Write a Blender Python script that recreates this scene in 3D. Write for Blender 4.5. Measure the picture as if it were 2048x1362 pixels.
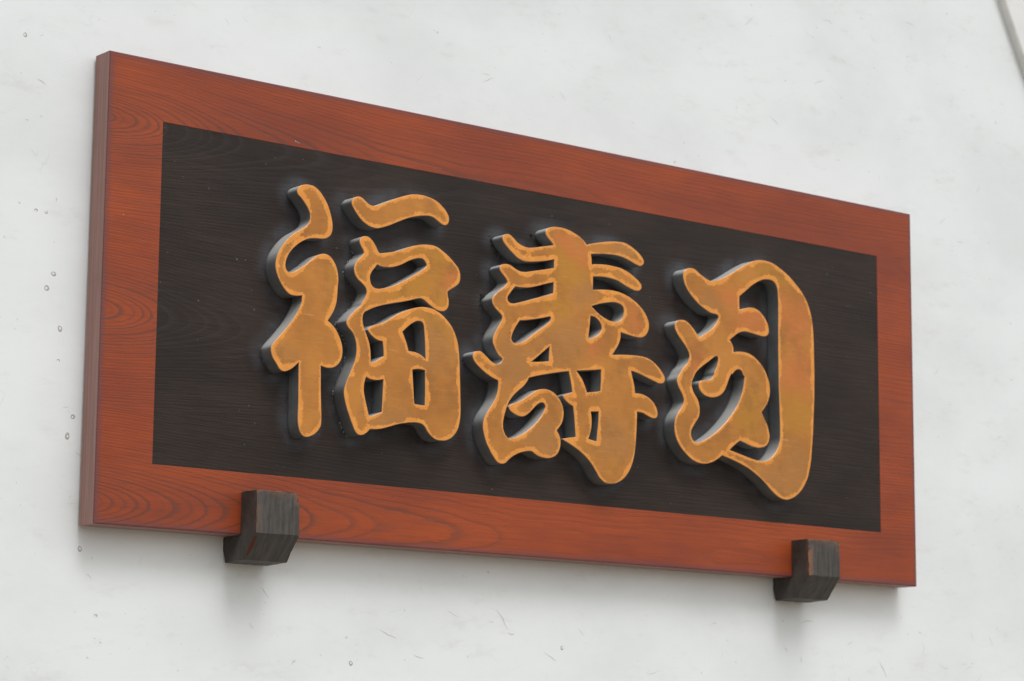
import bpy, bmesh, math, random
import numpy as np
from mathutils import Matrix, Vector
from mathutils.geometry import delaunay_2d_cdt

for o in list(bpy.data.objects):
    bpy.data.objects.remove(o)
SC = bpy.context.scene
COL = SC.collection
random.seed(7)

# ---------------------------------------------------------------- layout
BW, BH, BT = 1.8377, 0.750, 0.0485          # signboard width, height, thickness (m)
BORDER = 0.100                              # red border around the black field
RAISE = 0.031                               # thickness of the raised characters
TILT = math.radians(0.0)                    # lean of the board off the wall
BASE_Z = 2.0                                # bottom edge of the board above the ground
WALL_Y = 0.0505
SIGN = Matrix.Translation((0, 0, BASE_Z)) @ Matrix.Rotation(TILT, 4, 'X')

# ---------------------------------------------------------------- camera
cam = bpy.data.cameras.new('camera')
cam.sensor_width = 36.0
cam.lens = 36.0 * 5161.57 / 2048
cam.clip_start, cam.clip_end = 0.05, 200
cam_o = bpy.data.objects.new('camera', cam)
COL.objects.link(cam_o)
right = Vector((0.7824276, -0.6226820, 0.0086143))
down = Vector((0.1109344, 0.1257558, -0.9858393))
fwd = Vector((0.6127811, 0.7723034, 0.1674716))
rot = Matrix((right, -down, -fwd)).transposed().to_4x4()
cam_o.matrix_world = SIGN @ Matrix.Translation((-1.951597, -3.486859, -0.379990)) @ rot
cam.dof.use_dof = True
cam.dof.focus_distance = 4.05
cam.dof.aperture_fstop = 8.0
SC.camera = cam_o

# ---------------------------------------------------------------- light: bright overcast day
SUN_EL, SUN_AZ = math.radians(57), math.radians(-5)     # azimuth: 0 = straight out from the wall, minus = to the left
world = bpy.data.worlds.new('World')
SC.world = world
world.use_nodes = True
nt = world.node_tree
nt.nodes.clear()
sky = nt.nodes.new('ShaderNodeTexSky')
sky.sky_type = 'NISHITA'
sky.sun_disc = False
sky.sun_elevation = SUN_EL
sky.sun_rotation = math.pi + SUN_AZ
sky.air_density = 1.0
sky.dust_density = 3.2
sky.ozone_density = 1.0
hsv = nt.nodes.new('ShaderNodeHueSaturation')
hsv.inputs['Saturation'].default_value = 0.04          # cloud cover greys the sky
bg = nt.nodes.new('ShaderNodeBackground')
bg.inputs['Strength'].default_value = 0.125
wo = nt.nodes.new('ShaderNodeOutputWorld')
nt.links.new(sky.outputs[0], hsv.inputs['Color'])
nt.links.new(hsv.outputs[0], bg.inputs['Color'])
nt.links.new(bg.outputs[0], wo.inputs[0])

sun = bpy.data.lights.new('sun', 'SUN')
sun.energy = 0.65
sun.angle = math.radians(21)
sun.color = (1.0, 0.99, 0.975)
sun_o = bpy.data.objects.new('sun', sun)
COL.objects.link(sun_o)
to_sun = Vector((math.sin(SUN_AZ) * math.cos(SUN_EL), -math.cos(SUN_AZ) * math.cos(SUN_EL), math.sin(SUN_EL)))
sun_o.rotation_euler = to_sun.to_track_quat('Z', 'Y').to_euler()
sun_o.location = (0, -5, 8)

SC.view_settings.view_transform = 'Standard'
SC.view_settings.look = 'None'
SC.view_settings.gamma = 1.0
SC.view_settings.use_curve_mapping = False
SC.view_settings.exposure = 0.46
SC.render.engine = 'CYCLES'

# ---------------------------------------------------------------- helpers
def link(name, me, mats, parent=None):
    o = bpy.data.objects.new(name, me)
    COL.objects.link(o)
    for m in (mats if isinstance(mats, (list, tuple)) else [mats]):
        me.materials.append(m)
    if parent is not None:
        o.parent = parent
    return o

def mesh(name, verts, faces):
    me = bpy.data.meshes.new(name)
    me.from_pydata([tuple(v) for v in verts], [], [tuple(f) for f in faces])
    me.update()
    return me

def tag(o, label=None, cat=None, group=None, kind=None):
    if label: o['label'] = label
    if cat: o['category'] = cat
    if group: o['group'] = group
    if kind: o['kind'] = kind
    return o

class G:
    """small node-tree builder"""
    def __init__(self, name):
        self.m = bpy.data.materials.new(name)
        self.m.use_nodes = True
        self.t = self.m.node_tree
        self.b = self.t.nodes['Principled BSDF']
        self.tc = self.t.nodes.new('ShaderNodeTexCoord')
    def set(self, sock, v):
        if hasattr(v, 'is_output'): self.t.links.new(v, sock)
        elif isinstance(v, (tuple, list)) and len(v) == 3 and sock.type == 'RGBA': sock.default_value = (*v, 1)
        else: sock.default_value = v
    def math(self, op, a, b=None, c=None, clamp=False):
        n = self.t.nodes.new('ShaderNodeMath'); n.operation = op; n.use_clamp = clamp
        for i, v in enumerate((a, b, c)):
            if v is not None: self.set(n.inputs[i], v)
        return n.outputs[0]
    def noise(self, vec, scale, detail=4, rough=.55, dim='3D', dist=0.0):
        n = self.t.nodes.new('ShaderNodeTexNoise'); n.noise_dimensions = dim
        if dim == '1D': self.set(n.inputs['W'], vec)
        else: self.set(n.inputs['Vector'], vec)
        n.inputs['Scale'].default_value = scale; n.inputs['Detail'].default_value = detail
        n.inputs['Roughness'].default_value = rough; n.inputs['Distortion'].default_value = dist
        return n.outputs[0]
    def mapping(self, vec, scale=(1, 1, 1), loc=(0, 0, 0), rot=(0, 0, 0)):
        n = self.t.nodes.new('ShaderNodeMapping'); self.set(n.inputs[0], vec)
        n.inputs['Scale'].default_value = scale; n.inputs['Location'].default_value = loc; n.inputs['Rotation'].default_value = rot
        return n.outputs[0]
    def ramp(self, v, lo, hi):
        n = self.t.nodes.new('ShaderNodeMapRange'); n.interpolation_type = 'SMOOTHSTEP'
        self.set(n.inputs[0], v); n.inputs[1].default_value = lo; n.inputs[2].default_value = hi
        return n.outputs[0]
    def mix(self, f, a, b, mode='MIX'):
        n = self.t.nodes.new('ShaderNodeMix'); n.data_type = 'RGBA'; n.blend_type = mode
        self.set(n.inputs[0], f); self.set(n.inputs[6], a); self.set(n.inputs[7], b)
        return n.outputs[2]
    def sep(self, vec):
        n = self.t.nodes.new('ShaderNodeSeparateXYZ'); self.set(n.inputs[0], vec); return n.outputs
    def comb(self, x, y, z):
        n = self.t.nodes.new('ShaderNodeCombineXYZ')
        for i, v in enumerate((x, y, z)): self.set(n.inputs[i], v)
        return n.outputs[0]
    def attr(self, name):
        n = self.t.nodes.new('ShaderNodeAttribute'); n.attribute_name = name; return n.outputs['Fac']
    def bump(self, h, strength=.3, dist=.002, normal=None):
        n = self.t.nodes.new('ShaderNodeBump'); self.set(n.inputs['Height'], h)
        n.inputs['Strength'].default_value = strength; n.inputs['Distance'].default_value = dist
        if normal is not None: self.set(n.inputs['Normal'], normal)
        return n.outputs[0]
    def out(self, color, rough=.6, spec=.5, normal=None, metal=0.0):
        self.set(self.b.inputs['Base Color'], color); self.set(self.b.inputs['Roughness'], rough)
        self.set(self.b.inputs['Specular IOR Level'], spec); self.set(self.b.inputs['Metallic'], metal)
        if normal is not None: self.set(self.b.inputs['Normal'], normal)
        return self.m

# ---------------------------------------------------------------- materials
def plaster(name, base=(.762, .802, .815)):
    g = G(name); P = g.tc.outputs['Object']
    cloud = g.ramp(g.noise(g.mapping(P, (1, 1, 1.6)), 2.6, 5, .6), .35, .7)
    c = g.mix(g.math('MULTIPLY', cloud, .8), base, tuple(v * .89 for v in base))
    # thin meandering scuffs: narrow contour lines of a noise, only inside blotches of another
    n1 = g.noise(g.mapping(P, (1, 1, 1.2), (3, 0, 1)), 9, 3, .5, dist=.6)
    line = g.math('SUBTRACT', 1.0, g.ramp(g.math('ABSOLUTE', g.math('SUBTRACT', n1, .5)), .0008, .005))
    msk = g.ramp(g.noise(g.mapping(P, (1, 1, 1), (8, 0, 2)), 13, 4, .65), .56, .68)
    c = g.mix(g.math('MULTIPLY', g.math('MULTIPLY', line, msk), .24), c, (.42, .40, .36))
    # soft grubby smears
    sm = g.ramp(g.noise(g.mapping(P, (1.2, 1, 3.0), (1, 4, 0), (0, .5, 0)), 10, 6, .72), .54, .78)
    c = g.mix(g.math('MULTIPLY', sm, .26), c, (.48, .46, .40))
    # flecks
    fl = g.ramp(g.noise(P, 95, 2, .5), .735, .77)
    c = g.mix(g.math('MULTIPLY', fl, .4), c, (.30, .29, .26))
    h = g.noise(g.mapping(P, (1, 1, 2.5)), 14, 6, .6)
    return g.out(c, .62, .25, g.bump(h, .10, .004))

def wood_rings(g, P):
    """growth rings of three flat-sawn planks glued edge to edge: r is the distance from each plank's pith"""
    x, y, z = g.sep(P)
    wob = g.math('MULTIPLY', g.math('SUBTRACT', g.noise(g.mapping(P, (1.1, 1, 2.5)), 1.0, 2, .5), .5), .030)
    zz = g.math('ADD', z, wob)
    plank = g.math('FLOOR', g.math('DIVIDE', g.math('ADD', zz, .120), .303))
    d = g.math('SUBTRACT', g.math('ADD', zz, .120), g.math('MULTIPLY', g.math('ADD', plank, .5), .303))
    fall = g.math('POWER', 2.718, g.math('MULTIPLY', x, -3.4))
    h = g.math('ADD', .012, g.math('MULTIPLY', g.math('SUBTRACT', 1.0, fall), .085))
    hn = g.noise(g.comb(g.math('MULTIPLY', x, 1.7), g.math('MULTIPLY', plank, 7.3), 0.0), 1.0, 3, .5)
    h = g.math('ABSOLUTE', g.math('ADD', h, g.math('MULTIPLY', g.math('SUBTRACT', hn, .5), .032)))
    r = g.math('SQRT', g.math('ADD', g.math('MULTIPLY', d, d), g.math('MULTIPLY', h, h)))
    r = g.math('ADD', r, g.math('MULTIPLY', g.noise(g.math('ADD', r, g.math('MULTIPLY', plank, 3.1)), 90, 2, .6, '1D'), .0048))
    r = g.math('ADD', r, g.math('MULTIPLY', g.noise(g.mapping(P, (40, 1, 160)), 1, 3, .6), .0016))
    q = g.math('FRACT', g.math('DIVIDE', r, .0046))
    dark = g.math('MULTIPLY', g.ramp(q, 0, .10), g.math('SUBTRACT', 1.0, g.ramp(q, .12, .58)))
    vary = g.noise(g.math('FLOOR', g.math('DIVIDE', r, .0046)), 3.7, 0, .5, '1D')
    dark = g.math('MULTIPLY', dark, g.ramp(vary, .05, .52))
    near = g.math('SUBTRACT', 1.0, g.ramp(g.math('ABSOLUTE', d), .025, .092))
    near = g.math('MULTIPLY', near, g.math('SUBTRACT', 1.0, g.math('MULTIPLY', g.ramp(x, .42, 1.0), .80)))
    fibre = g.noise(g.mapping(P, (7, 7, 300)), 1, 5, .72)
    pores = g.ramp(g.noise(g.mapping(P, (70, 70, 620)), 1, 2, .5), .60, .74)
    return dark, near, fibre, pores

def red_wood():
    g = G('red_lacquered_wood'); P = g.tc.outputs['Object']
    dark, near, fibre, pores = wood_rings(g, P)
    x, y, z = g.sep(P)
    big = g.ramp(g.noise(g.mapping(P, (1.3, 1, 4.0)), 1.7, 4, .6), .3, .7)
    c = g.mix(big, (.225, .039, .0130), (.355, .064, .0125))
    c = g.mix(g.math('MULTIPLY', g.ramp(fibre, .38, .70), .50), c, (.150, .038, .022))
    amt = g.math('MULTIPLY', dark, g.math('ADD', .03, g.math('MULTIPLY', near, .66)))
    c = g.mix(amt, c, (.105, .040, .028))
    c = g.mix(g.math('MULTIPLY', pores, .34), c, (.080, .028, .022))
    # lacquer worn to a dull purple-brown along the arrises
    ex = g.math('MINIMUM', x, g.math('SUBTRACT', BW, x)); ez = g.math('MINIMUM', z, g.math('SUBTRACT', BH, z))
    e = g.math('ADD', g.math('MINIMUM', ex, ez), g.math('MULTIPLY', g.math('SUBTRACT', g.noise(g.mapping(P, (6, 6, 20)), 1, 4, .6), .5), .012))
    c = g.mix(g.math('MULTIPLY', g.math('SUBTRACT', 1.0, g.ramp(e, .001, .013)), .65), c, (.125, .050, .055))
    ht = g.math('SUBTRACT', g.math('MULTIPLY', fibre, .6), g.math('ADD', g.math('MULTIPLY', dark, .5), g.math('MULTIPLY', pores, .5)))
    return g.out(c, .42, .32, g.bump(ht, .26, .0012))

def black_wood():
    g = G('black_stained_wood'); P = g.tc.outputs['Object']
    dark, near, fibre, pores = wood_rings(g, P)
    big = g.ramp(g.noise(g.mapping(P, (1.2, 1, 3.0)), 2.0, 4, .6), .3, .7)
    c = g.mix(big, (.020, .0138, .0118), (.039, .0262, .0210))
    c = g.mix(g.math('MULTIPLY', g.ramp(fibre, .38, .70), .58), c, (.0095, .0085, .0082))
    c = g.mix(g.math('MULTIPLY', g.math('MULTIPLY', dark, near), .16), c, (.060, .059, .060))
    c = g.mix(g.math('MULTIPLY', pores, .25), c, (.012, .012, .013))
    # pale dust and polish residue left around the feet of the characters
    dst = g.attr('near_glyph')
    sm = g.ramp(g.noise(g.mapping(P, (1, 1, 1.2)), 16, 4, .6), .22, .72)
    du = g.math('MULTIPLY', g.math('SUBTRACT', 1.0, g.ramp(dst, .000, .030)), sm)
    c = g.mix(g.math('MULTIPLY', du, .58), c, (.095, .105, .122))
    spk = g.ramp(g.noise(P, 140, 1, .5), .77, .80)
    c = g.mix(g.math('MULTIPLY', spk, .5), c, (.22, .22, .22))
    ht = g.math('SUBTRACT', g.math('MULTIPLY', fibre, .6), g.math('MULTIPLY', dark, .3))
    return g.out(c, .48, .20, g.bump(ht, .40, .001))

def edge_wood():
    g = G('faded_sheen_board_edge'); P = g.tc.outputs['Object']
    f = g.noise(g.mapping(P, (160, 220, 5)), 1, 4, .65)
    c = g.mix(g.ramp(f, .3, .75), (.250, .132, .108), (.340, .200, .172))  # faded end grain, with grazing sky reflection painted into the pale tone
    # pale rubbed band next to the front arris
    y = g.sep(P)[1]
    st = g.math('MULTIPLY', g.math('SUBTRACT', 1.0, g.ramp(y, .003, .011)), .5)
    c = g.mix(st, c, (.27, .21, .20))
    n = g.noise(P, 9, 5, .6)
    c = g.mix(g.math('MULTIPLY', g.ramp(n, .5, .75), .35), c, (.16, .10, .095))
    return g.out(c, .6, .4, g.bump(f, .2, .001))

def gold():
    g = G('gold_painted_face'); P = g.tc.outputs['Object']
    e = g.attr('edge')
    j = g.noise(g.mapping(P, (200, 1, 300)), 1, 5, .75)
    j2 = g.noise(P, 26, 3, .5)
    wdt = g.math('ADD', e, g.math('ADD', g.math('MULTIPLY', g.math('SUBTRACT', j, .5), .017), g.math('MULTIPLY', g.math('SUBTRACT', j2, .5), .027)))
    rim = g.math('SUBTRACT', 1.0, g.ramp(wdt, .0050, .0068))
    # worn leaf: copper brown with olive and reddish patches
    a = g.ramp(g.noise(g.mapping(P, (1, 1, 1), (0, 0, 0)), 9, 4, .6), .30, .72)
    c = g.mix(a, (.40, .160, .034), (.53, .222, .046))
    x, y, z = g.sep(P)
    wx = g.math('ADD', x, g.math('MULTIPLY', g.math('SUBTRACT', g.noise(P, 17, 4, .6), .5), .11))
    wz = g.math('ADD', z, g.math('MULTIPLY', g.math('SUBTRACT', g.noise(g.mapping(P, (1, 1, 1), (4, 3, 8)), 17, 4, .6), .5), .11))
    def patches(spots):
        best = None
        for px, pz, pr in spots:
            dd = g.math('ADD', g.math('POWER', g.math('ABSOLUTE', g.math('SUBTRACT', wx, px)), 2.0), g.math('POWER', g.math('ABSOLUTE', g.math('SUBTRACT', wz, pz)), 2.0))
            v = g.math('DIVIDE', g.math('SQRT', dd), pr)
            best = v if best is None else g.math('MINIMUM', best, v)
        return g.math('SUBTRACT', 1.0, g.ramp(best, .25, 1.35))
    ol = patches([(.92, .511, .05), (.898, .454, .04), (.57, .44, .06), (.632, .491, .05), (.634, .387, .05), (1.426, .557, .06), (1.309, .538, .04), (1.358, .302, .05), (1.476, .313, .05), (.446, .449, .03)])
    c = g.mix(g.math('MULTIPLY', ol, .70), c, (.46, .215, .028))
    rd = patches([(1.485, .477, .05), (1.439, .511, .035), (1.483, .391, .06), (1.36, .472, .05), (1.315, .505, .04), (1.074, .434, .035), (.908, .565, .035), (.955, .543, .03), (.659, .464, .025), (1.232, .383, .04), (.979, .383, .03)])
    c = g.mix(g.math('MULTIPLY', rd, .55), c, (.58, .165, .052))
    bn = patches([(1.043, .566, .035), (.898, .374, .06), (.955, .47, .03), (1.474, .208, .05), (1.421, .166, .05), (.614, .342, .05), (.533, .198, .05), (.798, .318, .06), (1.258, .489, .03), (.877, .194, .05), (1.026, .216, .05), (.313, .284, .04)])
    c = g.mix(g.math('MULTIPLY', bn, .70), c, (.40, .185, .058))
    br = g.ramp(g.noise(g.mapping(P, (1, 1, 1), (9, 1, 6)), 20, 5, .65), .46, .72)
    c = g.mix(g.math('MULTIPLY', br, .68), c, (.31, .132, .034))
    streak = g.noise(g.mapping(P, (30, 1, 240), (0, 0, 0), (0, .25, 0)), 1, 4, .6)
    c = g.mix(g.math('MULTIPLY', g.ramp(streak, .46, .78), .24), c, (.66, .32, .10))
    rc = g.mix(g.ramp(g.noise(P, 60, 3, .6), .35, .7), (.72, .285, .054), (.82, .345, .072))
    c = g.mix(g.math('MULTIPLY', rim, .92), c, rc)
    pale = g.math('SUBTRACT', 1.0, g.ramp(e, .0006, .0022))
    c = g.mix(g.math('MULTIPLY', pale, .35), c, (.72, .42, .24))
    sc = g.noise(g.mapping(P, (14, 1, 130), (0, 0, 0), (0, .9, 0)), 1, 2, .5)
    c = g.mix(g.math('MULTIPLY', g.ramp(sc, .70, .78), .35), c, (.66, .42, .24))
    return g.out(c, .44, .30, g.bump(g.math('ADD', streak, g.math('MULTIPLY', rim, .4)), .10, .001), metal=.36)

def side_paint():
    g = G('black_painted_edge'); P = g.tc.outputs['Object']
    n = g.noise(P, 30, 4, .6)
    c = g.mix(g.ramp(n, .3, .75), (.120, .130, .136), (.165, .175, .180))
    # top light put into the colour: upward-facing sides turn pale grey
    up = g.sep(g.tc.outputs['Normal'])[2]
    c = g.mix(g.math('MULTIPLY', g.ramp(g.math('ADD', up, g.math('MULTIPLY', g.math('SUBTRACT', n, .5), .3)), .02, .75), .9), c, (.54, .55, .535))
    y = g.sep(P)[1]
    # grime where the side meets the board
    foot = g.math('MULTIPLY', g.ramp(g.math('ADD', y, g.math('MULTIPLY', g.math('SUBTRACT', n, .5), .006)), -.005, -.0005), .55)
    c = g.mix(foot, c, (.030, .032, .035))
    return g.out(c, .40, .5, g.bump(n, .06, .001))

def dark_timber():
    g = G('dark_weathered_timber'); P = g.tc.outputs['Object']
    f = g.noise(g.mapping(P, (150, 22, 14)), 1, 5, .7)
    c = g.mix(g.ramp(f, .3, .72), (.036, .0325, .029), (.080, .0735, .066))
    b = g.noise(g.mapping(P, (40, 30, 12)), 1, 4, .65)
    c = g.mix(g.math('MULTIPLY', g.ramp(b, .60, .78), .30), c, (.095, .060, .042))
    e = g.attr('wear')
    wn = g.math('MULTIPLY', e, g.ramp(g.noise(P, 70, 4, .6), .40, .56))
    c = g.mix(g.math('MULTIPLY', wn, .65), c, (.30, .125, .055))
    return g.out(c, .62, .4, g.bump(f, .28, .0012))

def flat(name, col, rough=.7, spec=.3, var=.25, scale=60):
    g = G(name); P = g.tc.outputs['Object']
    c = g.mix(g.noise(P, scale, 4, .6), tuple(v * (1 - var) for v in col), tuple(min(1, v * (1 + var)) for v in col))
    return g.out(c, rough, spec)

M_WALL = plaster('white_plaster')
M_TRIM = plaster('white_plaster_trim', (.76, .77, .765))
M_RED, M_BLACK, M_EDGE = red_wood(), black_wood(), edge_wood()
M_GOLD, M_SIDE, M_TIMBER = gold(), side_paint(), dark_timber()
M_CRACK = flat('bare_red_split', (.10, .022, .012))
M_RESIDUE = flat('dark_dried_residue', (.035, .031, .024), .8, .3, .7, 400)
M_GLUE = flat('white_glue', (.62, .63, .62))
M_MARK = flat('grey_scratch', (.48, .47, .44), var=.35, scale=30)
M_BLISTER = flat('grey_plaster', (.42, .42, .40), 1.0, .0, .2, 200)  # blisters: a darker grey than the wall plaster
M_GROUND = flat('pale_paving', (.27, .22, .165), .8, .2, .15, 3)

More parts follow.
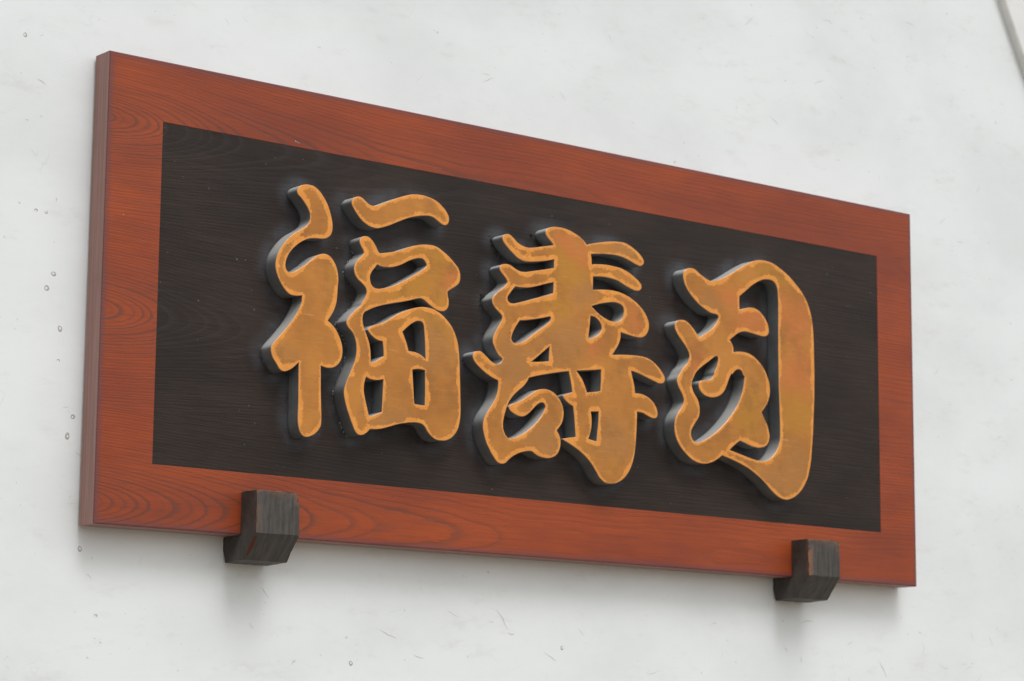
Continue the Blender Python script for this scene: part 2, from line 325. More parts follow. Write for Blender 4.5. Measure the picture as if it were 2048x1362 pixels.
# ---------------------------------------------------------------- outlines of the three characters (x, z in mm on the board; ! = sharp corner)
GLYPHS = {
  'radical': [
   '338.5,567.3 341.6,574.2 349.1,579.1 359.9,581.3 371.9,580.1 381.9,574.7 392.1,564.1 400.1,552.3 406.0,538.2 410.1,522.1 409.9,510.9 406.8,503.0 400.4,497.5 392.7,494.7 377.5,493.4 364.4,491.2 353.7,486.4 343.1,479.4 332.5,469.7 324.2,458.5 319.8,447.0 319.5,437.8 322.8,431.9 327.6,429.7 334.7,431.6 346.3,438.6 359.1,447.6 371.8,458.5 382.5,466.0 395.6,469.9 405.5,467.6 414.5,459.5 421.0,447.4 424.0,433.0 423.2,418.1 421.6,395.6 418.6,383.2 412.3,370.5 404.5,359.1! 411.6,354.8 420.6,346.7 428.5,334.7 433.9,321.5 435.1,308.8 432.7,297.5 426.4,288.6 417.7,282.7 406.8,280.7 398.1,281.6 392.6,282.8! 393.3,264.1 393.6,246.0 394.9,218.9 396.0,193.6 395.1,184.5 389.9,175.9 381.5,168.4 368.7,163.5 361.2,164.3 355.7,169.2 351.6,178.7 350.0,189.3 350.2,214.5 349.9,241.6 349.6,259.6 349.4,284.0! 340.0,275.2 331.6,269.5 321.1,266.0 313.5,268.4 305.9,277.5 298.8,286.7 295.1,297.1 295.6,304.3 301.7,313.1 312.0,324.2 323.3,337.3 333.7,350.3 344.0,366.0 352.1,383.4 352.9,394.6! 345.4,393.3 336.8,392.6 328.2,394.2 319.4,400.4 311.7,409.5 305.0,420.4 300.8,431.7 300.1,442.6 302.9,455.7 311.0,470.5 323.5,485.9 336.1,496.9 351.0,506.3 360.6,514.1 364.7,522.1 364.9,532.3 360.9,541.0 354.2,549.3 346.4,557.4 340.4,562.0',
  ],
  'top': [
   '447.6,562.8 449.3,569.2 454.0,573.8 461.3,576.3 468.7,575.2 475.1,571.3 481.5,566.9 486.8,565.1 495.2,565.4 507.8,570.3 528.9,580.1 550.2,589.1 569.5,595.6 582.4,597.8 597.6,598.0 611.9,595.9 624.0,592.3 635.1,585.9 644.0,578.2 649.7,570.0 650.9,563.0 648.8,556.4 643.3,552.9 636.7,553.4 629.0,557.1 617.9,562.7 609.1,564.2 598.3,563.1 583.1,560.1 568.1,555.6 555.2,550.2 540.4,543.3 525.6,536.2 510.8,530.3 498.2,527.4 487.6,528.2 477.0,532.0 467.4,537.7 458.9,546.1 452.4,553.9',
  ],
  'field': [
   '465.1,499.7 466.7,505.2 471.2,509.3 477.5,511.0 484.8,509.8 492.3,504.3 498.8,496.4 503.2,489.1 506.9,485.8! 520.2,488.4 537.1,492.8 552.0,497.8 566.9,504.4 581.9,509.5 594.8,512.5 607.8,513.9 618.7,514.0 627.5,512.2 640.8,505.9 654.1,497.8 665.3,488.5 673.2,480.6 676.2,472.9 676.7,464.9 674.2,456.5 668.1,450.4 659.4,444.8 649.6,438.2! 650.3,432.1 652.5,423.4 652.2,414.5 649.0,407.9 642.5,403.5 634.8,402.6 626.1,404.2 616.2,408.4 607.4,413.5 599.8,417.9 593.2,419.7 585.7,418.3 575.0,414.8 553.7,408.7 532.5,403.5 511.5,397.4 494.8,391.1 483.4,385.3 478.4,382.5 475.1,377.4 474.2,369.5 475.5,361.3 479.0,352.5 484.2,341.9 488.5,331.3 490.9,320.4 492.1,307.6 492.5,297.5! 505.2,303.8 518.5,312.3! 517.8,325.3 515.8,337.3! 506.7,338.0 497.6,341.6 489.7,347.2 484.4,353.1! 488.3,357.6 497.2,362.0 512.9,367.5 528.5,375.9 542.0,384.5 560.1,393.8 578.4,400.7 594.5,404.9 606.0,405.7 620.0,404.4 634.1,399.2 646.0,391.7 657.9,380.7 666.4,368.3 672.5,353.8 675.5,338.9 677.2,320.0 678.6,293.6 679.9,265.3 680.8,237.0 679.9,221.8 677.0,208.3 671.3,197.5 662.1,188.2 651.7,183.1 640.1,181.2 628.5,182.4 619.1,187.2 610.9,194.8 605.5,201.8 599.2,205.9 588.8,207.2 575.1,206.1 563.8,204.1 548.0,200.3 532.2,195.1 516.6,190.4 501.0,188.0 493.2,187.5 488.8,182.9 483.3,178.8 475.6,175.9 469.0,176.6 463.3,181.5 457.6,192.0 451.8,204.2 445.9,218.3 441.2,232.4 439.4,243.2 440.7,252.5 444.9,263.9 450.1,275.5 455.4,287.0 460.2,298.6 462.6,309.9 463.0,321.0 461.2,331.9 457.9,339.9 452.9,346.7 446.1,352.4 442.0,358.3 441.9,362.9 445.7,368.9 452.2,376.2 460.9,384.6 469.7,392.2 471.6,396.1 477.7,405.5 481.3,414.6 481.1,419.8 478.3,424.7 470.9,430.7 462.4,436.6 457.0,443.7 455.0,452.2 456.6,460.2 462.7,468.8 469.9,475.9 474.1,481.4 473.8,485.2 468.0,493.1',
   '502.2,466.2! 510.1,463.7 522.8,464.0 535.5,466.2 550.3,471.6 565.2,479.8 578.0,485.4 588.8,488.2 596.3,487.8 601.8,483.7 604.6,477.9 599.9,471.9 591.3,465.5 578.5,457.6 565.8,449.8 553.0,442.9 540.4,436.0 527.7,430.9 515.1,427.2 504.6,425.0 496.1,426.1 490.8,430.6 488.1,438.1 487.9,445.1 491.3,452.5 497.5,460.3',
   '556.2,358.0! 565.2,366.2 576.6,375.0 588.0,380.1 596.1,379.5 600.1,374.9 602.2,361.0 603.9,342.3 605.3,317.0! 595.9,322.6 584.4,326.0 569.4,326.8! 565.8,338.1 561.0,348.8',
   '578.0,295.9! 589.5,298.1 604.5,297.8! 605.1,276.6 605.2,257.9 604.9,237.6! 594.0,237.7 583.2,238.5! 581.5,255.5 579.8,275.9',
   '483.5,274.0! 492.5,271.0 505.9,270.7 518.7,273.3! 518.1,258.5 517.3,239.9 516.4,218.2! 502.7,212.3 490.9,208.2! 486.8,222.2 482.5,236.5 479.5,250.9 480.3,263.9',
  ],
  'longevity': [
   '864.5,569.5 865.7,575.2 872.7,580.8 884.4,584.0 900.9,584.8 917.5,583.0 931.8,578.9 945.0,573.2 954.6,567.0 959.5,562.1! 975.1,566.5 994.4,571.2 1013.9,575.2 1033.4,577.5 1050.6,577.4 1065.4,572.7 1077.8,566.8 1088.9,558.8 1095.2,550.1 1093.9,544.2 1087.7,540.1 1077.8,541.1 1063.0,545.8 1048.2,549.9 1033.5,551.9 1016.4,551.9 999.3,550.6 969.4,546.6! 970.9,537.4 971.6,527.7! 984.9,529.9 1004.3,531.5 1023.7,531.2 1040.9,529.7 1058.1,524.7 1072.9,517.7 1084.0,510.6 1089.7,504.7 1089.0,498.9 1084.0,494.1 1075.4,493.0 1063.0,495.6 1048.3,500.4 1033.6,505.7 1018.9,508.0 999.5,508.7 974.6,506.4! 974.4,494.8 974.0,482.0! 989.9,484.2 1009.3,486.1 1026.3,486.3 1043.4,484.3 1060.6,479.3 1077.8,471.0 1091.4,461.3 1101.4,450.2 1107.1,437.6 1107.1,426.2 1102.6,417.2 1095.2,410.7 1085.3,408.1 1070.5,408.5 1053.3,410.7 1039.9,412.9! 1039.4,401.6 1035.0,389.9 1026.6,377.7 1020.0,369.1! 1037.1,371.4 1058.1,373.2 1079.1,374.1 1097.6,373.5 1113.6,369.2 1126.9,361.5 1137.6,352.5 1145.6,342.2 1146.1,336.2 1141.5,330.7 1132.2,329.1 1118.9,332.4 1102.9,336.8 1084.4,341.9 1064.7,345.5! 1068.6,332.3 1072.6,318.6 1074.4,305.4! 1087.1,305.5 1100.3,303.0 1112.2,297.5 1121.5,289.4 1127.3,279.9 1128.6,272.0 1125.4,265.6 1117.5,263.9 1105.5,266.8 1092.3,271.5 1079.2,272.3! 1078.7,253.3 1077.6,233.3 1075.8,213.2 1072.7,193.1 1067.5,176.8 1059.7,162.3 1048.0,149.5 1032.5,140.5 1018.3,137.4 1004.2,138.3 991.3,146.1 982.4,157.1 973.4,168.1 960.6,179.7 944.1,190.1 925.2,199.1 910.1,205.0 904.3,207.4! 917.6,210.5 935.7,213.7! 934.3,230.2 932.4,249.6 929.8,267.5! 919.7,271.8 909.6,278.7 905.5,284.1! 927.6,292.6! 925.0,307.6 919.3,329.0! 896.7,324.9 871.7,319.3 847.0,313.3 829.3,308.1! 825.4,301.3 817.6,292.4 805.5,282.9 794.6,273.2 786.2,262.7 780.3,250.6 775.6,236.8 772.9,223.1 774.2,211.8 778.4,203.6 785.7,198.1 796.6,199.8 811.2,205.5 825.8,214.5 842.8,227.6 855.0,240.4 863.6,252.8 866.5,260.8 863.5,266.4 857.3,267.3 848.7,263.0 837.7,253.2 827.9,244.6 818.2,239.4 808.4,238.9 796.2,242.5 787.6,247.5 785.1,253.0 789.9,257.3 803.3,262.1 817.9,269.7 832.5,278.8 847.2,287.7 859.6,291.2 872.0,291.5 884.5,287.9 894.5,281.1 902.1,272.1 907.2,260.8 908.0,249.2 904.8,237.2 898.6,227.9 892.4,221.5! 897.5,215.2 900.8,207.7 901.4,198.0 898.9,188.1 892.8,178.9 882.9,173.2 870.5,170.8 858.1,171.5 848.2,174.2 835.9,179.9 823.7,178.8 809.1,174.7 797.0,168.9 787.4,162.4 779.0,155.0 770.6,152.8 762.1,154.6 753.6,162.4 743.9,174.9 736.6,187.5 731.1,202.2 729.1,213.4 730.8,225.0 737.1,237.9 747.7,252.3 756.0,265.5 760.6,279.4 761.7,291.0 760.9,296.3! 747.1,300.6 732.6,307.5 719.4,315.7 709.7,323.8 705.5,332.0 707.1,337.9 713.0,342.0 721.4,343.3 728.6,340.2 737.1,334.4 746.8,327.8 755.3,324.5 763.7,326.2 769.0,331.1 770.4,335.1! 759.9,343.0 753.1,353.0 748.9,361.5 749.5,370.6 755.0,382.0 762.7,393.7 768.3,403.8 768.6,409.8 763.6,414.6 753.3,422.4 747.1,430.7 746.4,436.9 749.7,442.7 758.6,451.1 769.9,459.7 776.6,466.0 779.5,471.5 776.5,476.9 769.6,483.3 763.2,489.8 762.2,495.1 767.1,500.3 776.2,502.9 785.3,502.3 794.5,498.4 806.1,494.4 817.6,494.1 833.7,497.5 856.9,502.9 884.2,509.8! 884.4,518.5 884.4,525.3! 868.4,521.0 849.8,517.2 831.3,514.2 815.1,513.6 801.2,517.6 789.7,525.2 778.1,533.7 770.1,541.7 767.7,546.9 769.9,552.7 775.6,555.8 783.6,556.4 790.5,552.8 800.9,545.0 812.5,540.2 824.1,538.6 838.0,540.3 856.6,544.7 882.8,550.7! 877.5,556.5 869.3,562.7',
   '797.2,465.9! 811.0,465.8 829.4,468.1 847.9,473.2 866.5,479.2 883.5,484.2! 883.3,474.0 882.5,464.3! 866.6,458.1 848.1,452.1 829.6,445.7 811.2,440.0 797.5,435.9 787.2,435.2 781.5,438.5 780.3,444.7 785.9,452.7 792.7,460.8',
   '808.1,407.2! 823.0,409.3 841.5,413.3 860.0,417.5 877.0,421.2 876.3,414.3 871.7,409.2 857.8,399.3 841.7,388.3 825.7,376.5 814.2,369.8 802.8,366.1 793.7,366.6 789.8,371.5 791.3,380.8 798.0,393.3',
   '970.8,451.8! 985.2,456.9 1004.5,462.1 1023.9,465.4 1036.1,464.6 1044.7,460.4 1047.6,453.2 1045.9,443.6 1041.0,435.5 1033.7,431.3 1024.0,429.8 1011.9,431.1 997.3,436.0 982.8,443.6',
   '968.9,434.5! 978.1,433.3 987.7,428.3 993.8,420.6 995.0,413.3 991.4,406.4 984.2,400.0 973.4,394.5 963.9,392.1! 965.7,406.2 967.6,421.3',
   '875.3,368.6! 874.4,355.2 873.6,341.8! 854.2,338.9 833.9,336.6! 846.7,346.3 861.5,357.7',
   '936.5,331.8! 959.9,334.9 994.0,339.8! 993.8,320.6 992.6,301.0! 975.4,297.3 961.3,295.5! 957.5,305.0 948.5,319.9',
   '970.4,262.0! 988.8,263.7! 987.9,244.9 985.9,227.0 983.9,210.1! 965.1,212.8! 969.3,223.6 972.3,237.6 972.3,251.3',
  ],
  'garden': [
   '1191.8,535.4 1193.8,543.1 1201.2,549.6 1211.1,552.4 1221.0,551.3 1232.1,545.2 1244.5,539.4 1255.7,535.2 1262.0,534.7 1277.0,537.9 1294.7,545.8 1315.0,556.9 1335.5,569.0 1356.1,580.3 1374.2,587.8 1389.7,591.0 1405.3,591.2 1423.5,588.2 1441.7,581.0 1462.6,570.2 1481.0,557.2 1496.7,543.7 1509.7,528.0 1517.5,513.5 1523.1,496.8 1526.3,477.9 1528.1,455.0 1528.7,426.2 1529.1,397.4 1529.2,383.4 1528.7,366.3 1527.9,335.7 1525.8,305.8 1524.0,276.0 1520.8,246.2 1517.6,220.4 1511.8,196.4 1504.7,180.2 1495.0,165.8 1481.2,153.0 1464.9,144.0 1452.7,140.8 1438.0,142.1 1424.6,147.8 1410.1,157.4 1396.9,167.9 1379.8,179.1 1358.8,189.9 1337.9,197.8 1311.9,205.2 1287.3,210.8! 1278.2,204.3 1265.3,197.5 1252.4,193.1 1239.6,191.6 1226.9,192.5 1211.7,197.3 1199.1,205.2 1186.5,215.5 1176.5,227.8 1170.7,242.3 1169.5,255.4 1171.6,266.9 1177.9,278.8 1186.7,290.1 1191.8,299.1 1192.4,305.8 1188.1,315.8 1180.5,326.4 1176.0,336.4 1176.8,343.1 1183.1,352.3 1189.5,361.6 1201.7,373.9 1206.7,385.5 1205.5,392.7 1198.2,403.9 1187.2,414.7 1176.2,426.3 1170.9,435.8 1171.4,443.2 1176.3,448.9 1186.1,452.3 1197.1,452.1 1206.9,447.4 1218.0,438.5 1225.4,431.0 1230.3,423.8! 1243.9,432.2 1258.9,441.3 1271.5,453.0 1278.6,464.1 1279.6,470.2 1275.4,472.9 1261.6,474.2 1244.2,480.5 1226.9,489.6 1212.1,500.8 1201.0,512.4 1193.7,524.5',
   '1333.8,514.9! 1350.5,527.4 1368.6,541.0 1384.1,549.7 1397.1,554.6 1410.1,556.2 1420.5,554.9 1428.3,549.5 1432.9,539.6 1434.5,524.5 1434.8,501.6 1434.3,463.4 1433.8,425.3 1434.2,387.4 1434.4,355.9 1435.4,326.6 1436.4,297.4 1436.8,268.2 1435.8,252.5 1431.1,238.5 1422.9,226.1 1412.1,216.5 1398.7,209.9 1382.8,208.6 1364.3,210.5 1340.7,215.3 1319.8,219.7 1306.3,222.5! 1317.3,231.5 1332.5,242.1! 1346.1,238.8 1359.2,235.1 1372.4,233.0 1385.7,233.6 1396.3,236.4 1404.4,242.9 1408.5,252.0 1408.6,261.7 1403.4,276.8 1395.6,289.7 1388.5,300.7! 1397.1,310.2 1405.3,321.7 1410.2,335.9 1410.9,347.7 1408.4,361.1 1403.1,372.3 1397.8,380.8 1387.6,391.9 1372.4,402.5 1357.1,408.4 1341.8,409.9 1326.5,408.4 1317.7,406.9! 1317.2,414.3 1314.0,422.4 1308.2,428.7! 1319.2,437.0 1329.4,443.8 1342.1,448.5 1354.9,449.0 1370.2,447.5 1385.6,445.5 1395.9,445.2 1405.0,448.3 1409.0,454.8 1408.6,464.2 1402.7,476.8 1392.5,487.0 1381.0,494.2 1368.1,496.8 1352.7,494.9 1334.1,488.9! 1333.1,500.7',
   '1273.1,394.6 1277.8,393.2 1278.6,387.7 1274.7,374.3 1268.4,362.5 1267.5,358.2 1261.0,350.8 1250.7,347.5 1236.6,344.9 1230.7,340.0 1229.6,333.3 1232.6,326.9 1242.9,319.3 1255.7,316.4 1268.6,317.1 1282.8,322.3 1293.3,331.0 1299.9,342.3 1306.5,356.5 1313.1,366.8 1313.5,364.5 1322.5,372.8 1331.3,376.0 1338.9,372.7 1342.7,365.6 1345.1,364.3 1344.0,352.6 1339.1,332.7 1328.4,310.4 1312.5,289.6 1294.2,270.6 1273.3,253.4 1252.7,240.2 1234.7,231.6 1224.5,229.2 1215.6,232.2 1210.6,240.2 1210.6,249.7 1219.6,263.8 1229.9,278.0 1231.7,291.5 1227.4,308.2 1217.3,320.6 1212.8,331.5 1212.8,341.1 1216.4,347.9 1223.8,359.7 1236.2,370.2 1251.1,380.1 1263.6,388.9',
  ],
}

def outline(s):
    """closed smooth curve through the points, broken at the sharp corners, about 2 mm between samples"""
    pts, cor = [], []
    for t in s.split():
        cor.append(t.endswith('!'))
        pts.append([float(v) / 1000 for v in t.rstrip('!').split(',')])
    P = np.array(pts); n = len(P); out = []
    for i in range(n):
        a, b = P[i], P[(i + 1) % n]
        p0 = P[i - 1] if not cor[i] else a - (b - a)
        p3 = P[(i + 2) % n] if not cor[(i + 1) % n] else b + (b - a)
        # non-uniform (centripetal) Catmull-Rom
        t0 = 0.0; t1 = t0 + max(np.linalg.norm(a - p0), 1e-6) ** .5
        t2 = t1 + max(np.linalg.norm(b - a), 1e-6) ** .5; t3 = t2 + max(np.linalg.norm(p3 - b), 1e-6) ** .5
        k = max(2, int(np.linalg.norm(b - a) / .0022) + 1)
        for t in np.linspace(t1, t2, k, endpoint=False):
            A1 = (t1 - t) / (t1 - t0) * p0 + (t - t0) / (t1 - t0) * a
            A2 = (t2 - t) / (t2 - t1) * a + (t - t1) / (t2 - t1) * b
            A3 = (t3 - t) / (t3 - t2) * b + (t - t2) / (t3 - t2) * p3
            B1 = (t2 - t) / (t2 - t0) * A1 + (t - t0) / (t2 - t0) * A2
            B2 = (t3 - t) / (t3 - t1) * A2 + (t - t1) / (t3 - t1) * A3
            out.append((t2 - t) / (t2 - t1) * B1 + (t - t1) / (t2 - t1) * B2)
    return np.array(out)

def area(c):
    x, y = c[:, 0], c[:, 1]
    return .5 * np.sum(x * np.roll(y, -1) - np.roll(x, -1) * y)

def inside(q, loops):
    r = np.zeros(len(q), bool)
    for c in loops:
        a, b = c, np.roll(c, -1, 0)
        for (x0, y0), (x1, y1) in zip(a, b):
            if y0 == y1: continue
            m = (q[:, 1] >= min(y0, y1)) & (q[:, 1] < max(y0, y1))
            if m.any():
                r[m] ^= q[m, 0] < x0 + (q[m, 1] - y0) * (x1 - x0) / (y1 - y0)
    return r

def distance(q, loops):
    P = np.concatenate(loops)
    out = np.empty(len(q))
    for i in range(0, len(q), 2000):
        s = q[i:i + 2000]
        out[i:i + 2000] = np.sqrt(((s[:, None, :] - P[None]) ** 2).sum(-1)).min(1)
    return out

def offset(c, d):
    """shift a loop to its left by d"""
    t = np.roll(c, -1, 0) - np.roll(c, 1, 0)
    t /= np.maximum(np.linalg.norm(t, axis=1, keepdims=True), 1e-9)
    return c + np.stack([-t[:, 1], t[:, 0]], 1) * d

def glyph_piece(loops, root, name, label=None):
    # outer loop counter-clockwise, holes clockwise, so that the solid is on the left of every edge
    L = []
    for i, c in enumerate(loops):
        a = area(c)
        L.append(c if (a > 0) == (i == 0) else c[::-1])
    B = .0009                                   # softened front arris
    I = [offset(c, B) for c in L]
    y0, yb = -RAISE, .002
    # sides
    V, F = [], []
    for c in L:
        n = len(c); s = len(V)
        V += [(x, y0 + B, z) for x, z in c] + [(x, yb, z) for x, z in c]
        F += [(s + i, s + n + i, s + n + (i + 1) % n, s + (i + 1) % n) for i in range(n)]
    me = mesh(name, V, F)
    me.polygons.foreach_set('use_smooth', [True] * len(me.polygons))
    me.set_sharp_from_angle(angle=math.radians(32))
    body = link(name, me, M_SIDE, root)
    if label: body['label'] = label
    # front
    lo, hi = np.concatenate(I).min(0), np.concatenate(I).max(0)
    gx, gz = np.meshgrid(np.arange(lo[0], hi[0], .0042), np.arange(lo[1], hi[1], .0042))
    q = np.stack([gx.ravel(), gz.ravel()], 1)
    q[:, 0] += (np.round((q[:, 1] - lo[1]) / .0042) % 2) * .0021
    q = q[inside(q, I)]
    q = q[distance(q, I) > .0022]
    pts, edges = [], []
    for c in I:
        s, n = len(pts), len(c)
        pts += [Vector(p) for p in c]
        edges += [(s + i, s + (i + 1) % n) for i in range(n)]
    nb = len(pts)
    pts += [Vector(p) for p in q]
    ov, oe, of, orig, _, _ = delaunay_2d_cdt(pts, edges, [], 0, 1e-7)
    ov = np.array([tuple(v) for v in ov]); of = np.array([tuple(f) for f in of])
    cen = ov[of].mean(1)
    of = of[inside(cen, I)]
    dist = distance(ov, I)
    V = [(x, y0, z) for x, z in ov]; E = list(dist + B)
    F = [tuple(f) for f in of]
    if len(F) and (lambda a, b, c: (b[0] - a[0]) * (c[1] - a[1]) - (b[1] - a[1]) * (c[0] - a[0]))(*[ov[i] for i in F[0]]) < 0:
        F = [f[::-1] for f in F]                # seen from -y, x right and z up: counter-clockwise faces the viewer
    for ci, co in zip(I, L):
        n = len(ci); s = len(V)
        V += [(x, y0, z) for x, z in ci] + [(x, y0 + B, z) for x, z in co]
        E += [B] * n + [0.0] * n
        F += [(s + i, s + n + i, s + n + (i + 1) % n, s + (i + 1) % n) for i in range(n)]
    me = mesh('gold_face', V, F)
    at = me.attributes.new('edge', 'FLOAT', 'POINT')
    at.data.foreach_set('value', np.array(E, dtype=np.float32))
    link('gold_face', me, M_GOLD, body)
    return L

# ---------------------------------------------------------------- the setting
gr = link('ground', mesh('ground', [(-30, -40, 0), (30, -40, 0), (30, WALL_Y + .3, 0), (-30, WALL_Y + .3, 0)], [(0, 1, 2, 3)]), M_GROUND)
tag(gr, kind='structure')
def box(name, lo, hi, mat, parent=None):
    v = [(x, y, z) for x in (lo[0], hi[0]) for y in (lo[1], hi[1]) for z in (lo[2], hi[2])]
    f = [(0, 1, 3, 2), (4, 6, 7, 5), (0, 4, 5, 1), (2, 3, 7, 6), (0, 2, 6, 4), (1, 5, 7, 3)]
    return link(name, mesh(name, v, f), mat, parent)
wall = box('wall', (-4, WALL_Y, 0), (6, WALL_Y + .25, 4.6), M_WALL)
tag(wall, kind='structure')

# small round plaster blisters with a dented middle
def blister(x, z, r, h):
    prof = [(1.0, 0.0), (.86, .55), (.66, .95), (.46, .80), (.26, .38), (0, .25)]
    N = 14; V, F = [], []
    a0 = random.random() * 6
    sx, sz = random.uniform(.85, 1.1), random.uniform(.9, 1.2)
    for u, w in prof[:-1]:
        for i in range(N):
            a = 2 * math.pi * i / N
            k = 1 + .08 * math.sin(2 * a + a0) + .05 * math.sin(3 * a + 2 * a0)
            V.append((x + r * u * sx * k * math.cos(a), WALL_Y + .0006 - h * w * (1 + .3 * math.sin(a + a0)), z + r * u * sz * k * math.sin(a)))
    V.append((x, WALL_Y + .0006 - h * prof[-1][1], z))
    for k in range(len(prof) - 2):
        for i in range(N):
            F.append((k * N + i, k * N + (i + 1) % N, (k + 1) * N + (i + 1) % N, (k + 1) * N + i))
    s = (len(prof) - 2) * N
    F += [(s + i, s + (i + 1) % N, len(V) - 1) for i in range(N)]
    me = mesh('plaster_blister', V, F)
    me.polygons.foreach_set('use_smooth', [True] * len(me.polygons))
    return link('plaster_blister', me, M_BLISTER, wall)
PITS = [(-.124, .763, .9), (-.115, .626, .6), (-.093, .486, .8), (-.075, .486, .8), (-.058, .39, 1), (-.069, .366, 1), (-.043, .305, 1),
        (-.044, .254, .7), (-.015, .169, 1), (-.023, .138, 1.15), (.006, -.035, 1), (.038, -.137, .8), (.974, -.151, .9), (.52, -.193, 1)]
for x, z, k in PITS:
    blister(x, BASE_Z + z, .0050 * k, .0011 * k)

# hair-thin scratches in the plaster
def scratch_marks():
    rnd = random.Random(23)
    V, F = [], []
    def stroke(x, z, ang, ln, curl, wd):
        n = 9; s = len(V)
        for i in range(n):
            t = i / (n - 1)
            w = wd * (.25 + .75 * math.sin(math.pi * min(max(t, .06), .94))) * rnd.uniform(.6, 1.2)
            nx, nz = -math.sin(ang), math.cos(ang)
            V.append((x + nx * w, WALL_Y - .0003, z + nz * w)); V.append((x - nx * w, WALL_Y - .0003, z - nz * w))
            x += math.cos(ang) * ln / n; z += math.sin(ang) * ln / n
            ang += curl / n + rnd.uniform(-.25, .25)
        F.extend([(s + 2 * i, s + 2 * i + 1, s + 2 * i + 3, s + 2 * i + 2) for i in range(n - 1)])
    for i in range(26):        # below the board
        stroke(rnd.uniform(.2, 2.2), BASE_Z + rnd.uniform(-.25, -.07), rnd.choice([-.7, -.5, .4, 2.4]) + rnd.uniform(-.4, .4), rnd.uniform(.008, .05), rnd.uniform(-1, 1), rnd.uniform(.0003, .0007))
    for i in range(48):        # above the board and to its right
        stroke(rnd.uniform(.1, 2.35), BASE_Z + .80 + rnd.uniform(0, .55), rnd.uniform(-.9, .9), rnd.uniform(.006, .035), rnd.uniform(-1, 1), rnd.uniform(.0002, .0006))
    for i in range(18):        # to its right
        stroke(rnd.uniform(1.95, 2.35), BASE_Z + rnd.uniform(-.2, .8), rnd.uniform(-.9, .9), rnd.uniform(.006, .03), rnd.uniform(-1, 1), rnd.uniform(.0002, .0006))
    for i in range(10):        # to its left
        stroke(rnd.uniform(-.15, .02), BASE_Z + rnd.uniform(-.2, .8), rnd.uniform(-.9, .9), rnd.uniform(.005, .02), rnd.uniform(-1, 1), rnd.uniform(.0002, .0005))
    o = link('scratch_marks', mesh('scratch_marks', V, F), M_MARK, wall)
    o['kind'] = 'stuff'
scratch_marks()

# raised plaster moulding crossing the wall steeply, above and beyond the right end of the sign
def moulding():
    ax, az, bx, bz = 2.177, 1.277, 2.257, 1.114
    dx, dz = bx - ax, bz - az
    l = math.hypot(dx, dz); dx, dz = dx / l, dz / l
    nx, nz = -dz, dx                                  # towards upper right
    prof = [(0, .002), (0.0, -.014), (.0015, -.0175), (.005, -.0195), (.14, -.0195), (.145, -.017), (.147, .002)]
    V, F = [], []
    ends = (-.75, 1.10); NS = 24
    for k in range(NS + 1):
        t = ends[0] + (ends[1] - ends[0]) * k / NS
        for u, y in prof:
            w = u + .0012 * math.sin(k * 1.7)
            V.append((ax + dx * t + nx * w, WALL_Y + y, BASE_Z + az + dz * t + nz * w))
    m = len(prof)
    for k in range(NS):
        F += [(k * m + i, k * m + i + 1, (k + 1) * m + i + 1, (k + 1) * m + i) for i in range(m - 1)]
    F += [tuple(range(m - 1, -1, -1)), tuple(NS * m + i for i in range(m))]
    me = mesh('plaster_moulding', V, F)
    bm = bmesh.new(); bm.from_mesh(me); bmesh.ops.recalc_face_normals(bm, faces=bm.faces); bm.to_mesh(me); bm.free()
    o = link('plaster_moulding', me, M_TRIM)
    tag(o, 'raised pale grey plaster moulding running steeply down the white wall', 'moulding')
moulding()

# ---------------------------------------------------------------- the signboard
sign = bpy.data.objects.new('signboard', None)
COL.objects.link(sign)
sign.matrix_world = SIGN
sign.empty_display_size = .1
tag(sign, 'wooden signboard, red border and black field with three raised gold characters, on white wall', 'sign')

def border():
    prof = [(.004, BT), (0, BT - .003), (0, .0026), (.0004, .0012), (.0012, .0004), (.0026, 0), (BORDER - .0004, 0), (BORDER, .0003), (BORDER, .006)]
    V, F, MI = [], [], []
    m = len(prof)
    for cx, cz, sx, sz in ((0, 0, 1, 1), (BW, 0, -1, 1), (BW, BH, -1, -1), (0, BH, 1, -1)):
        V += [(cx + sx * u, y, cz + sz * u) for u, y in prof]
    for k in range(4):
        a, b = k * m, ((k + 1) % 4) * m
        for i in range(m - 1):
            F.append((a + i, a + i + 1, b + i + 1, b + i)); MI.append(1 if i < 2 else 0)
    F.append((0, m, 2 * m, 3 * m)); MI.append(1)
    me = mesh('border', V, F)
    me.materials.append(M_RED); me.materials.append(M_EDGE)
    me.polygons.foreach_set('material_index', MI)
    bm = bmesh.new(); bm.from_mesh(me); bmesh.ops.recalc_face_normals(bm, faces=bm.faces); bm.to_mesh(me); bm.free()
    return link('border', me, [], sign)
border()

LOOPS = {k: [outline(s) for s in v] for k, v in GLYPHS.items()}
ALL = []
for key, name, label in (('radical', 'raised_character_piece', 'gold faced left radical of the character for good fortune'),
                         ('top', 'raised_character_piece', 'short gold faced top stroke of the character for good fortune'),
                         ('field', 'raised_character_piece', 'gold faced right half of the character for good fortune'),
                         ('longevity', 'raised_character', 'gold faced middle character with many crossing strokes'),
                         ('garden', 'raised_character', 'gold faced character enclosed by a tall right-hand frame stroke')):
    ALL += glyph_piece(LOOPS[key], sign, name, label)

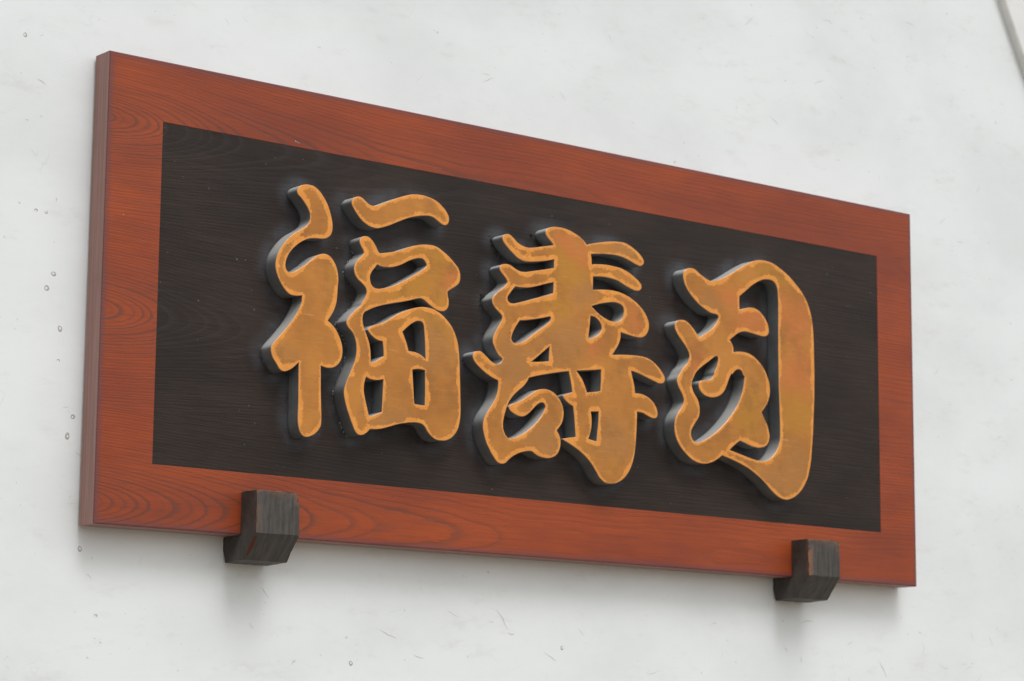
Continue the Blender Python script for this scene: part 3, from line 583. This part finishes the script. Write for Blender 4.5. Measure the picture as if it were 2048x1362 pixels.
def panel():
    x0, x1, z0, z1 = BORDER - .002, BW - BORDER + .002, BORDER - .002, BH - BORDER + .002
    nx, nz = 300, 104
    X, Zz = np.meshgrid(np.linspace(x0, x1, nx), np.linspace(z0, z1, nz))
    q = np.stack([X.ravel(), Zz.ravel()], 1)
    d = distance(q, [c[::2] for c in ALL])
    V = [(a, .0005, b) for a, b in q]
    F = [(j * nx + i, j * nx + i + 1, (j + 1) * nx + i + 1, (j + 1) * nx + i) for j in range(nz - 1) for i in range(nx - 1)]
    me = mesh('black_field', V, F)
    at = me.attributes.new('near_glyph', 'FLOAT', 'POINT')
    at.data.foreach_set('value', d.astype(np.float32))
    link('black_field', me, M_BLACK, sign)
panel()

# crumbs of white glue squeezed out at the foot of the characters
RESIDUE = [(0.856, 0.569, 14), (0.865, 0.561, 14), (0.873, 0.555, 14), (0.767, 0.549, 14), (0.771, 0.539, 14), (0.778, 0.528, 14), (0.787, 0.519, 14), (0.750, 0.447, 14), (0.747, 0.435, 14), (0.765, 0.495, 14)]
def glue():
    rnd = random.Random(5)
    V, F = [], []
    def crumb(x, z, r):
        s = len(V); N = 6
        a0 = rnd.random() * 6
        for i in range(N):
            a = a0 + 2 * math.pi * i / N; k = r * rnd.uniform(.6, 1.3)
            V.append((x + k * math.cos(a), .0012, z + k * 1.3 * math.sin(a)))
        V.append((x, -r * .8, z))
        F.extend([(s + i, s + (i + 1) % N, s + N) for i in range(N)])
    f = ALL[2]
    xs = f[:, 0]
    left = [p for p in f if p[0] < xs.min() + .075]
    for p in left:
        if rnd.random() < .34:
            crumb(p[0] - rnd.uniform(0, .002), p[1] + rnd.uniform(-.001, .001), rnd.uniform(.0005, .0014))
    for c in ALL:
        for p in c:
            if rnd.random() < .018: crumb(p[0], p[1], rnd.uniform(.0004, .0010))
    for i in range(40):
        crumb(rnd.uniform(.12, BW - .12), rnd.uniform(.12, BH - .12), rnd.uniform(.0003, .0007))
    for x, z in ((.353, .659), (.356, .6585), (.360, .6575), (.0335, .489)):     # nicks in the red border
        crumb(x, z, .0016)
    o = link('glue_crumbs', mesh('glue_crumbs', V, F), M_GLUE, sign)
    o['kind'] = 'stuff'
    V, F = [], []
    for x, z, n in RESIDUE:
        for i in range(n):
            s = len(V); a = rnd.random() * 6; px, pz = x + rnd.gauss(0, .0022), z + rnd.gauss(0, .0028)
            q = rnd.uniform(.0006, .0022)
            for k in range(5):
                b = a + k * 1.2566
                V.append((px + q * rnd.uniform(.5, 1.4) * math.cos(b), .001, pz + q * rnd.uniform(.5, 1.4) * math.sin(b)))
            V.append((px + rnd.uniform(-.001, .001), -q * rnd.uniform(.8, 2.5), pz + rnd.uniform(-.001, .001)))
            F.extend([(s + k, s + (k + 1) % 5, s + 5) for k in range(5)])
    o = link('dark_residue', mesh('dark_residue', V, F), M_RESIDUE, sign)
    o['kind'] = 'stuff'
glue()

# ---------------------------------------------------------------- the two timber brackets that carry the board
def bracket(x0, width, label, wear_seed, crack, band):
    root = bpy.data.objects.new('timber_bracket', None)
    COL.objects.link(root)
    root.matrix_world = SIGN @ Matrix.Translation((x0, 0, 0))
    root.empty_display_size = .05
    tag(root, label, 'bracket', 'brackets under the signboard')
    # side profile (y, z): arm out of the wall under the board, lip standing up in front of it, sloped nose
    prof = [(.075, -.0006), (-.0005, -.0006), (-.0005, .069), (-.046, .0692), (-.0465, .0005), (-.0125, -.0405), (.044, -.0425), (.0535, -.012), (.075, -.012)]
    bm = bmesh.new()
    A = [bm.verts.new((0, y, z)) for y, z in prof]
    B = [bm.verts.new((width, y, z)) for y, z in prof]
    n = len(prof)
    bm.faces.new(A); bm.faces.new(B[::-1])
    for i in range(n):
        bm.faces.new((A[i], B[i], B[(i + 1) % n], A[(i + 1) % n]))
    bmesh.ops.recalc_face_normals(bm, faces=bm.faces)
    bmesh.ops.bevel(bm, geom=list(bm.edges), offset=.0013, segments=2, profile=.6, affect='EDGES')
    bmesh.ops.triangulate(bm, faces=[f for f in bm.faces if len(f.verts) > 4])
    bmesh.ops.subdivide_edges(bm, edges=[e for e in bm.edges if e.calc_length() > .012], cuts=5, use_grid_fill=True)
    bmesh.ops.triangulate(bm, faces=bm.faces)
    rnd = random.Random(wear_seed)
    wear = []
    for v in bm.verts:
        x, y, z = v.co
        e = 0.0
        nearf = y < -.040
        if nearf and z > .0675: e = .45
        if nearf and x < band and z > .001: e = 1.0 if band > .002 or z > .058 else .25
        if nearf and x > width - .002 and z > .055: e = .8
        if z > .045 and y < -.03 and crack:           # chipped upper corner
            v.co.x = x = min(x, width - .0065 * ((z - .045) / .024) ** 2)
        wear.append(e)
        v.co += Vector((rnd.uniform(-1, 1), rnd.uniform(-1, 1), rnd.uniform(-1, 1))) * (.00045 if e == 0 else .0007)
    me = bpy.data.meshes.new('block')
    bm.to_mesh(me); bm.free()
    at = me.attributes.new('wear', 'FLOAT', 'POINT')
    at.data.foreach_set('value', np.array(wear, dtype=np.float32))
    link('block', me, M_TIMBER, root)
    if crack:
        # a drying split that opens along the edge of the nose
        V = [(-.0012, -.0420, -.0045), (.0016, -.0445, -.0035), (.0034, -.0315, -.0195), (.0026, -.0265, -.0255), (.0012, -.0180, -.0345), (-.0012, -.0210, -.0290), (-.0014, -.0300, -.0175)]
        c = Vector((.0, -.032, -.018))
        V2 = [tuple(Vector(p) + Vector((.0, -.0008, -.0008))) for p in V] + [(-.0002, -.0300, -.0200)]
        F = [(i, (i + 1) % 7, 7) for i in range(7)]
        link('split', mesh('split', V2, F), M_CRACK, root)
    return root
bracket(.2655, .0815, 'dark timber bracket with a red drying split, under the good fortune character', 3, True, .0016)
bracket(1.4935, .0825, 'dark timber bracket with a worn orange edge, under the tall framed character', 9, False, .0042)
